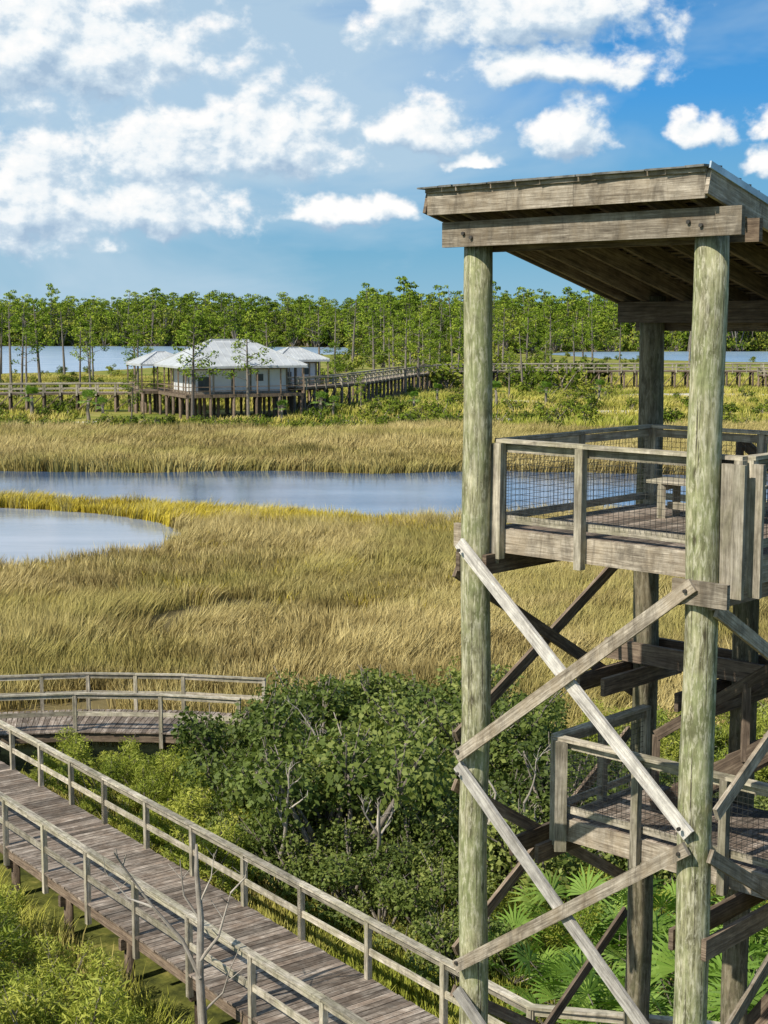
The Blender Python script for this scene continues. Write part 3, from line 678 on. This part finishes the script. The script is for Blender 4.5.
# ------------------------------------------------------------------ pavilion (hip-roofed house on piles)
def pavilion(root, cx, cy, la, lb, ov, th, z0, z1, zp, walls=True):
    wl = MB(); rf = MB(); pl = MB(); Z = Vector((0, 0, 1)); C = Vector((cx, cy, 0))
    ex = Vector((math.cos(th), math.sin(th), 0)); ey = Vector((-math.sin(th), math.cos(th), 0))
    def rect(a, b, z): return [C + ex * (sx * a / 2) + ey * (sy * b / 2) + Z * z for sx, sy in ((-1, -1), (1, -1), (1, 1), (-1, 1))]
    A, B = la + 2 * ov, lb + 2 * ov
    e = rect(A, B, z1); e2 = rect(A, B, z1 - .28); rl_ = max(.6, A - B * .85) / 2
    r0, r1 = C - ex * rl_ + Z * zp, C + ex * rl_ + Z * zp
    rf.poly([e[0], e[1], r1, r0]); rf.poly([e[2], e[3], r0, r1]); rf.poly([e[1], e[2], r1]); rf.poly([e[3], e[0], r0])
    for k in range(4): rf.poly([e2[k], e2[(k + 1) % 4], e[(k + 1) % 4], e[k]])
    rf.poly([e2[3], e2[2], e2[1], e2[0]])
    for k, rr_ in ((0, r0), (3, r0), (1, r1), (2, r1)): rf.box(e[k] + Z * .05, rr_ + Z * .05, .2, .12)
    rf.box(r0 + Z * .06, r1 + Z * .06, .25, .14)
    for i in range(1, 16):
        f = i / 16; p = e[0].lerp(e[1], f); xx = (p - C).dot(ex); t = max(0, min(1, (abs(xx) - rl_) / (A / 2 - rl_)))
        q = C + ex * xx + Z * zp; top = p.lerp(q, 1 - t); rf.box(p + Z * .03, top + Z * .03, .06, .05)
        p = e[1].lerp(e[2], f); yy = (p - C).dot(ey); t = abs(yy) / (B / 2); top = p.lerp(C + ex * rl_ + ey * yy + Z * zp, 1 - t) if t < 1 else p; rf.box(p + Z * .03, top + Z * .031, .06, .05)
    b0 = rect(la, lb, z0); hh = z1 - .28 - z0
    if walls:
        b1 = rect(la, lb, z1 - .28)
        for k in range(4):
            a, b = b0[k], b0[(k + 1) % 4]; wl.poly([a, b, b1[(k + 1) % 4], b1[k]], 0)
            d = (b - a).normalized(); nn = Vector((d.y, -d.x, 0)) * .06
            np_ = 5 if k % 2 == 0 else 4
            for i in range(np_ + 1):
                c = a.lerp(b, i / np_) + nn; wl.box(c, c + Z * hh, .2, .12, 2, up=tuple(nn))
            for zz, hgt in ((.15, .3), (hh - .12, .22)): wl.box(a + nn * .9 + Z * zz, b + nn * .9 + Z * zz, .1, hgt, 2)
            for i in ((3,) if k == 0 else (2,)):
                c = a.lerp(b, (i + .5) / np_) + nn
                wl.box(c - d * .5 + Z * hh * .62, c + d * .5 + Z * hh * .62, .06, .9, 1)
                for q in (-.56, .56): wl.box(c + d * q + Z * (hh * .62 - .5), c + d * q + Z * (hh * .62 + .5), .1, .1, 0)
                for q in (-.5, .5): wl.box(c - d * .5 + Z * (hh * .62 + q), c + d * .5 + Z * (hh * .62 + q), .1, .08, 0)
            if k == 0:
                c = a.lerp(b, .5 / np_) + nn; wl.box(c + Z * .1, c + Z * 2.2, 1.6, .06, 1, up=tuple(nn))
    f0 = rect(A * .95, B * .95, z0)
    pl.poly([p + Z * .02 for p in f0]); pl.poly([p - Z * .35 for p in f0])
    for k in range(4):
        a, b = f0[k], f0[(k + 1) % 4]
        pl.poly([a + Z * .02, b + Z * .02, b - Z * .35, a - Z * .35])
        n = max(2, round((b - a).length / 3.4))
        for i in range(n):
            q = a.lerp(b, i / n); pl.box(q, q + Z * hh, .18, .18, 0)
            for s_ in (.03, .4):
                q2 = q.lerp(Vector((cx, cy, z0)), s_); pl.tube([(q2.x, q2.y, -.3), (q2.x, q2.y, z0 - .3)], [.2, .2], 6, 0)
        for zz in (1.0, .5): pl.box(a + Z * zz, b + Z * zz, .08, .09, 0)
    rf.build('roof', [M_wroof], root); wl.build('walls', [M_white, M_glass, M_beam], root); pl.build('verandah_and_piles', [M_dark], root)
rt = empty('white_pavilion')
pavilion(rt, -20.2, 197, 12.4, 9.4, 2.1, math.radians(24), 3.1, 6.7, 9.9)
pavilion(rt, -30.2, 204, 4.5, 4.5, 1.6, math.radians(24), 3.1, 6.7, 8.2, walls=False)
pavilion(rt, -12.8, 213, 5.0, 4.6, 1.5, math.radians(24), 3.1, 7.0, 8.6, walls=True)

# ------------------------------------------------------------------ TOWER
TW = empty('observation_tower')
def T(u, v, z=0.0): return Vector((1.12 + .724 * u + .69 * v, 18 - .69 * u + .724 * v, z))
def plank_box(mb, u0, v0, z0, u1, v1, z1, w_, h_, mi=0, r=None): mb.box(T(u0, v0, z0), T(u1, v1, z1), w_, h_, mi, r=r)
def post(name, u, v, z1, r0=.185, r1=.172, mat=None):
    mb = MB(); n = 22
    zs = [-.5 + (z1 + .5) * i / n for i in range(n + 1)]
    mb.tube([T(u + .012 * math.sin(i * 1.1 + u), v + .01 * math.cos(i * .9), z) for i, z in enumerate(zs)], [(r0 + (r1 - r0) * i / n) * (1 + U(-.018, .018)) for i in range(n + 1)], 28, 0, r=.55, wob=.014)
    mb.build(name, [mat or M_post], TW)
post('pile_1', 0, 0, 13.40); post('pile_2', 3.15, 0, 13.40, .19, .178)
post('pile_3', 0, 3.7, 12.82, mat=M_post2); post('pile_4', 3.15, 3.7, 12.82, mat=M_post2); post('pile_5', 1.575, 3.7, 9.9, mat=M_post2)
mb = MB()
def brace(u0, v0, z0, u1, v1, z1, mi=0, w_=.15, t=.05): 
    a, b = T(u0, v0, z0), T(u1, v1, z1)
    d = (b - a).normalized(); face = Vector((T(u1, v1) - T(u0, v0)).normalized()); out = Vector((face.y, -face.x, 0))
    mb.box(a - d * .12, b + d * .12, w_, t, mi, up=tuple(out))
for (za, zb, zc, zd) in ((9.76, 7.06, 7.28, 9.66), (7.0, 4.25, 4.58, 6.78), (4.1, 1.5, 1.5, 4.1)):
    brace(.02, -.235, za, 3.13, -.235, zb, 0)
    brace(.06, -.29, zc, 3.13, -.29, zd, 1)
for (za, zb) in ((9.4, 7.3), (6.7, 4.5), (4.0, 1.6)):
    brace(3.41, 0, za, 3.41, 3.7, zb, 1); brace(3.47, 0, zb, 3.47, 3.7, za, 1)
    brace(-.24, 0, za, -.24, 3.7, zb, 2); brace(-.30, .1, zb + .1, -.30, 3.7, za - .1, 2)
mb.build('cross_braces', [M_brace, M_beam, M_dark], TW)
mb = MB()
for (u, z) in ((0, 9.76), (3.15, 7.06), (0, 7.28), (3.15, 9.66), (0, 7.0), (0, 4.58), (3.15, 6.78), (0.0, 13.5), (0.12, 13.45), (3.05, 13.5), (3.2, 13.46)):
    vv = -.315 if z < 13 else -.27
    mb.tube([T(u, vv, z), T(u, vv - .03, z)], [.022, .022], 8, 0)
mb.build('bolts', [M_bolt], TW)
mb = MB()
sl_ = -.257
def zr(v): return 13.98 + sl_ * (v + .4)
plank_box(mb, -.34, -.235, 13.495, 3.66, -.235, 13.495, .07, .29, r=.12)
plank_box(mb, -.42, -.42, 13.87, 1.7, -.42, 13.87, .05, .30, r=.55); plank_box(mb, 1.704, -.421, 13.868, 3.34, -.421, 13.868, .05, .30, r=.45)
plank_box(mb, -.43, -.46, 14.01, 3.35, -.46, 14.01, .025, .07)
mb.build('roof_front_beams', [M_beam], TW)
mb = MB()
plank_box(mb, -.34, .22, 13.42, 3.6, .22, 13.42, .07, .24)
for vv in (3.48, 3.92): plank_box(mb, -.4, vv, zr(vv) - .38, 3.6, vv, zr(vv) - .38, .07, .28)
for u in (-.33, .02, .62, 1.25, 1.9, 2.52, 3.1):
    mb.box(T(u, -.38, zr(-.38) - .125), T(u, 4.05, zr(4.05) - .125), .055, .22)
mb.box(T(-.445, -.44, zr(-.44) - .11), T(-.445, 4.1, zr(4.1) - .11), .045, .27)
plank_box(mb, -.42, 4.1, zr(4.1) - .09, 3.34, 4.1, zr(4.1) - .09, .05, .24)
v = -.40; i = 0
while v < 4.1:
    mb.box(T(-.42, v + .07, zr(v + .07) + .005 + (i % 2) * .002), T(3.33, v + .07, zr(v + .07) + .005 + (i % 2) * .002), .142, .024); v += .15; i += 1
mb.box(T(1.45, -.42, zr(-.42) + .032), T(1.45, 4.1, zr(4.1) + .032), 3.76, .012)
mb.build('roof_frame_and_sheathing', [M_dark], TW)
mb = MB(); mb.box(T(3.365, -.44, zr(-.44) - .10), T(3.365, 4.1, zr(4.1) - .10), .045, .27); mb.build('roof_rake_board', [M_beam], TW)
mb = MB()
v = -.5
while v < 4.1:
    u = -.46 + U(-.05, 0)
    while u < 3.36:
        wd = U(.2, .36); e = min(3.39, u + wd - .008); t = .014 + U(0, .010)
        if e > u + .02:
            mb.box(T(u, v + .12 + U(-.015, .015), zr(v + .12) + .048 + t / 2), T(e, v + .12 + U(-.015, .015), zr(v + .12) + .048 + t / 2), .30, t)
        u += wd
    v += .19
mb.build('roof_shingles', [M_shingle], TW)
mb = MB(); mb.box(T(3.40, -.46, zr(-.46) + .05), T(3.40, 4.1, zr(4.1) + .05), .02, .07); mb.build('drip_edge', [M_drip], TW)

ZU = 10.0
mb = MB(); rl = MB(); dk = MB()
def deck(dk, st, u0, u1, v0, v1, z, stub=0):
    u = u0
    while u < u1:
        dk.box(T(u + .07, v0, z - .02 + U(-.002, .002)), T(u + .07, v1, z - .02), .137, .038); u += .145
    j = v0 + .35
    while j < v1 - .2:
        st.box(T(u0, j, z - .16), T(u1, j, z - .16), .05, .22, 1); j += .45
    for uu in (u0 + .03, u1 - .03, (u0 + u1) / 2): st.box(T(uu, v0, z - .16 - .006), T(uu, v1, z - .16 - .006), .052, .23, 1)
    st.box(T(u0 - stub, v0 - .03, z - .15), T(u1, v0 - .03, z - .15), .06, .29, 0, r=.85)
    st.box(T(u0, v1 + .03, z - .15), T(u1, v1 + .03, z - .15), .06, .29, 1)
deck(dk, mb, .10, 3.5, .24, 3.45, ZU, .62)
mb.box(T(3.53, .18, ZU - .16), T(3.53, 3.5, ZU - .16), .05, .31, 0); mb.box(T(.07, .22, ZU - .16), T(.07, 3.5, ZU - .16), .05, .31, 1)
for vv in (-.21,): mb.box(T(2.95, vv - .03, ZU - .36), T(3.62, vv - .03, ZU - .36), .06, .26, 0)
for uu in (-.21, .21): mb.box(T(uu, -.1, ZU - .42), T(uu, 3.95, ZU - .42), .06, .24, 1)
for uu in (2.94, 3.36): mb.box(T(uu, -.15, ZU - .42), T(uu, 3.95, ZU - .42), .06, .24, 1)
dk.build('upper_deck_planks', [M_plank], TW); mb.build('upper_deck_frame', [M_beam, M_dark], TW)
def trail(rl, u0, v0, u1, v1, z, inner, sp=1.4, ps=.10):
    a = T(u0, v0); b = T(u1, v1); rail(rl, (a.x, a.y), (b.x, b.y), z, h=1.06, sp=sp, ps=ps, inner=inner, low=.36, step=.07)
trail(rl, .25, .17, 1.45, .17, ZU, .05, 1.4, .10)
trail(rl, 1.45, .172, 3.5, .172, ZU, .05, 3, .10)
trail(rl, .13, .30, .13, 3.5, ZU, 0)
trail(rl, 3.56, .25, 3.56, 3.5, ZU, 0)
trail(rl, .2, 3.5, 3.5, 3.5, ZU, 0)
for (u, v) in ((3.40, .06), (3.56, .02), (3.66, .22), (.18, .10)): rl.box(T(u, v, ZU - .42), T(u, v, ZU + (1.03 if u < 1 else 1.0)), .05, .14, 0, up=tuple(T(1, 0) - T(0, 0)))
rl.build('upper_deck_railings', [M_rail, M_wire], TW)
BN = empty('wooden_bench')
mb = MB()
for k in range(3): mb.box(T(.9, 2.35 + k * .15, ZU + .46), T(2.4, 2.35 + k * .15, ZU + .46), .14, .04)
for u in (1.1, 2.2):
    for vv in (2.33, 2.68): mb.box(T(u, vv, ZU), T(u, vv, ZU + .44), .09, .09)
    mb.box(T(u, 2.3, ZU + .40), T(u, 2.7, ZU + .40), .05, .09)
mb.box(T(1.1, 2.5, ZU + .15), T(2.2, 2.5, ZU + .15), .05, .09)
mb.build('seat_and_legs', [M_rail], BN)
mb = MB()
for vv in (3.45, 3.95): mb.box(T(-.5, vv, 7.9), T(3.6, vv, 7.9), .07, .28, 0)
for uu in (-.2, .2, 1.35, 1.8, 2.95): mb.box(T(uu, 2.4, 7.62), T(uu, 4.3, 7.62), .06, .24, 0)
mb.build('middle_landing_beams', [M_dark], TW)
mb = MB()
def stairs(u0, z0, u1, z1, va, vb):
    n = round((z1 - z0) / .18)
    for i in range(n):
        f = (i + .5) / n; uu = u0 + (u1 - u0) * f; zz = z0 + (z1 - z0) * (i + 1) / n
        mb.box(T(uu, va, zz), T(uu, vb, zz), .28, .04, 0)
    for vv in (va, vb): mb.box(T(u0, vv, z0 + .0), T(u1, vv, z1), .05, .28, 0)
    for vv in (va, vb):
        mb.box(T(u0, vv, z0 + 1.0), T(u1, vv, z1 + 1.0), .05, .14, 0)
        for f in (0, .5, 1): uu = u0 + (u1 - u0) * f; zz = z0 + (z1 - z0) * f; mb.box(T(uu, vv, zz), T(uu, vv, zz + 1), .09, .09, 0)
stairs(1.0, 6.1, 3.6, 7.95, 2.5, 3.4)
stairs(3.9, 8.0, 1.2, 9.9, 4.05, 4.95)
stairs(1.2, 1.2, 4.4, 6.0, 4.1, 5.0)
mb.build('stairs', [M_dark], TW)
ZL = 6.1
mb = MB(); dk = MB(); rl = MB()
deck(dk, mb, .28, 5.2, 1.45, 3.42, ZL, 0)
mb.box(T(.24, 1.4, ZL - .16), T(.24, 3.45, ZL - .16), .05, .31, 0)
for uu in (-.21, .21, 2.94, 3.36): mb.box(T(uu, -.1 if uu > 2 else 1.0, ZL - .42), T(uu, 3.95, ZL - .42), .06, .24, 1)
trail(rl, .25, 1.38, 5.2, 1.38, ZL, .05, 1.2)
trail(rl, .2, 1.42, .2, 3.45, ZL, 0, 1.0)
rl.box(T(.18, 1.36, ZL - .42), T(.18, 1.36, ZL + 1.04), .15, .05, 0); rl.box(T(.36, 1.30, ZL - .42), T(.36, 1.30, ZL + 1.04), .05, .15, 0)
dk.build('lower_deck_planks', [M_plank], TW); mb.build('lower_deck_frame', [M_beam, M_dark], TW); rl.build('lower_deck_railings', [M_rail, M_wire], TW)

# ------------------------------------------------------------------ bare grey tree beside the boardwalk
mb = MB()
def grow(p, d, ln, r, lv):
    pts = [p]; q = p.copy(); dd = d.copy()
    for i in range(4):
        dd = (dd + Vector((U(-.2, .2), U(-.2, .2), U(-.05, .15)))).normalized(); q = q + dd * ln / 4; pts.append(q.copy())
    mb.tube(pts, [r, r * .85, r * .7, r * .55, r * .35], 6, 0, cap=False)
    if lv > 0:
        for k in range(3):
            i = random.randint(1, 4); nd = (dd + Vector((U(-1, 1), U(-1, 1), U(-.3, .6)))).normalized()
            grow(pts[i], nd, ln * U(.35, .55), r * .5, lv - 1)
random.seed(8)
bx, by = -2.98, 23.2
def P3(dx, dz, dy=0): return Vector((bx + dx, by + dy, dz))
mb.tube([P3(0, 0), P3(.03, 1.0), P3(-.02, 1.9, .05), P3(.02, 2.9), P3(-.04, 3.7, .03), P3(-.03, 4.15)], [.085, .08, .07, .055, .04, .02], 7)
for pts, r in (([P3(0, 1.9), P3(-.3, 2.5, .1), P3(-.75, 3.1), P3(-1.25, 3.7, .2), P3(-1.35, 4.0)], .045), ([P3(-.75, 3.1), P3(-1.15, 3.25), P3(-1.5, 3.75, -.1)], .024),
               ([P3(.0, 2.2), P3(.3, 2.6), P3(.5, 3.3, .1)], .035), ([P3(.5, 3.3, .1), P3(.75, 3.6), P3(.8, 3.9)], .018), ([P3(0, 2.9), P3(-.25, 3.3), P3(-.3, 3.9)], .026),
               ([P3(.02, 1.3), P3(.35, 1.6, .1), P3(.5, 2.1)], .026), ([P3(.02, 3.2), P3(.2, 3.6), P3(.25, 4.0)], .018)):
    mb.tube(pts, [r * (1 - .75 * i / (len(pts) - 1)) for i in range(len(pts))], 6, cap=False)
    e = pts[-1]
    for k in range(3):
        q = pts[-2].lerp(e, U(0, 1)); mb.tube([q, q + Vector((U(-.3, .3), U(-.2, .2), U(.05, .3)))], [r * .35, r * .18], 4, cap=False)
mb.build('bare_tree', [M_snag])
mb = MB()
for (x, y) in ((-.9, 33.5), (.2, 31.8), (-1.3, 35), (1.9, 30.5), (-2.2, 30.6), (.9, 35.5), (3.0, 30.0), (-.2, 30.2)):
    grow(Vector((x, y, 1.2)), Vector((U(-.4, .4), -.3, 1)).normalized(), 1.6, .055, 3)
mb.build('bare_branches', [M_snag])
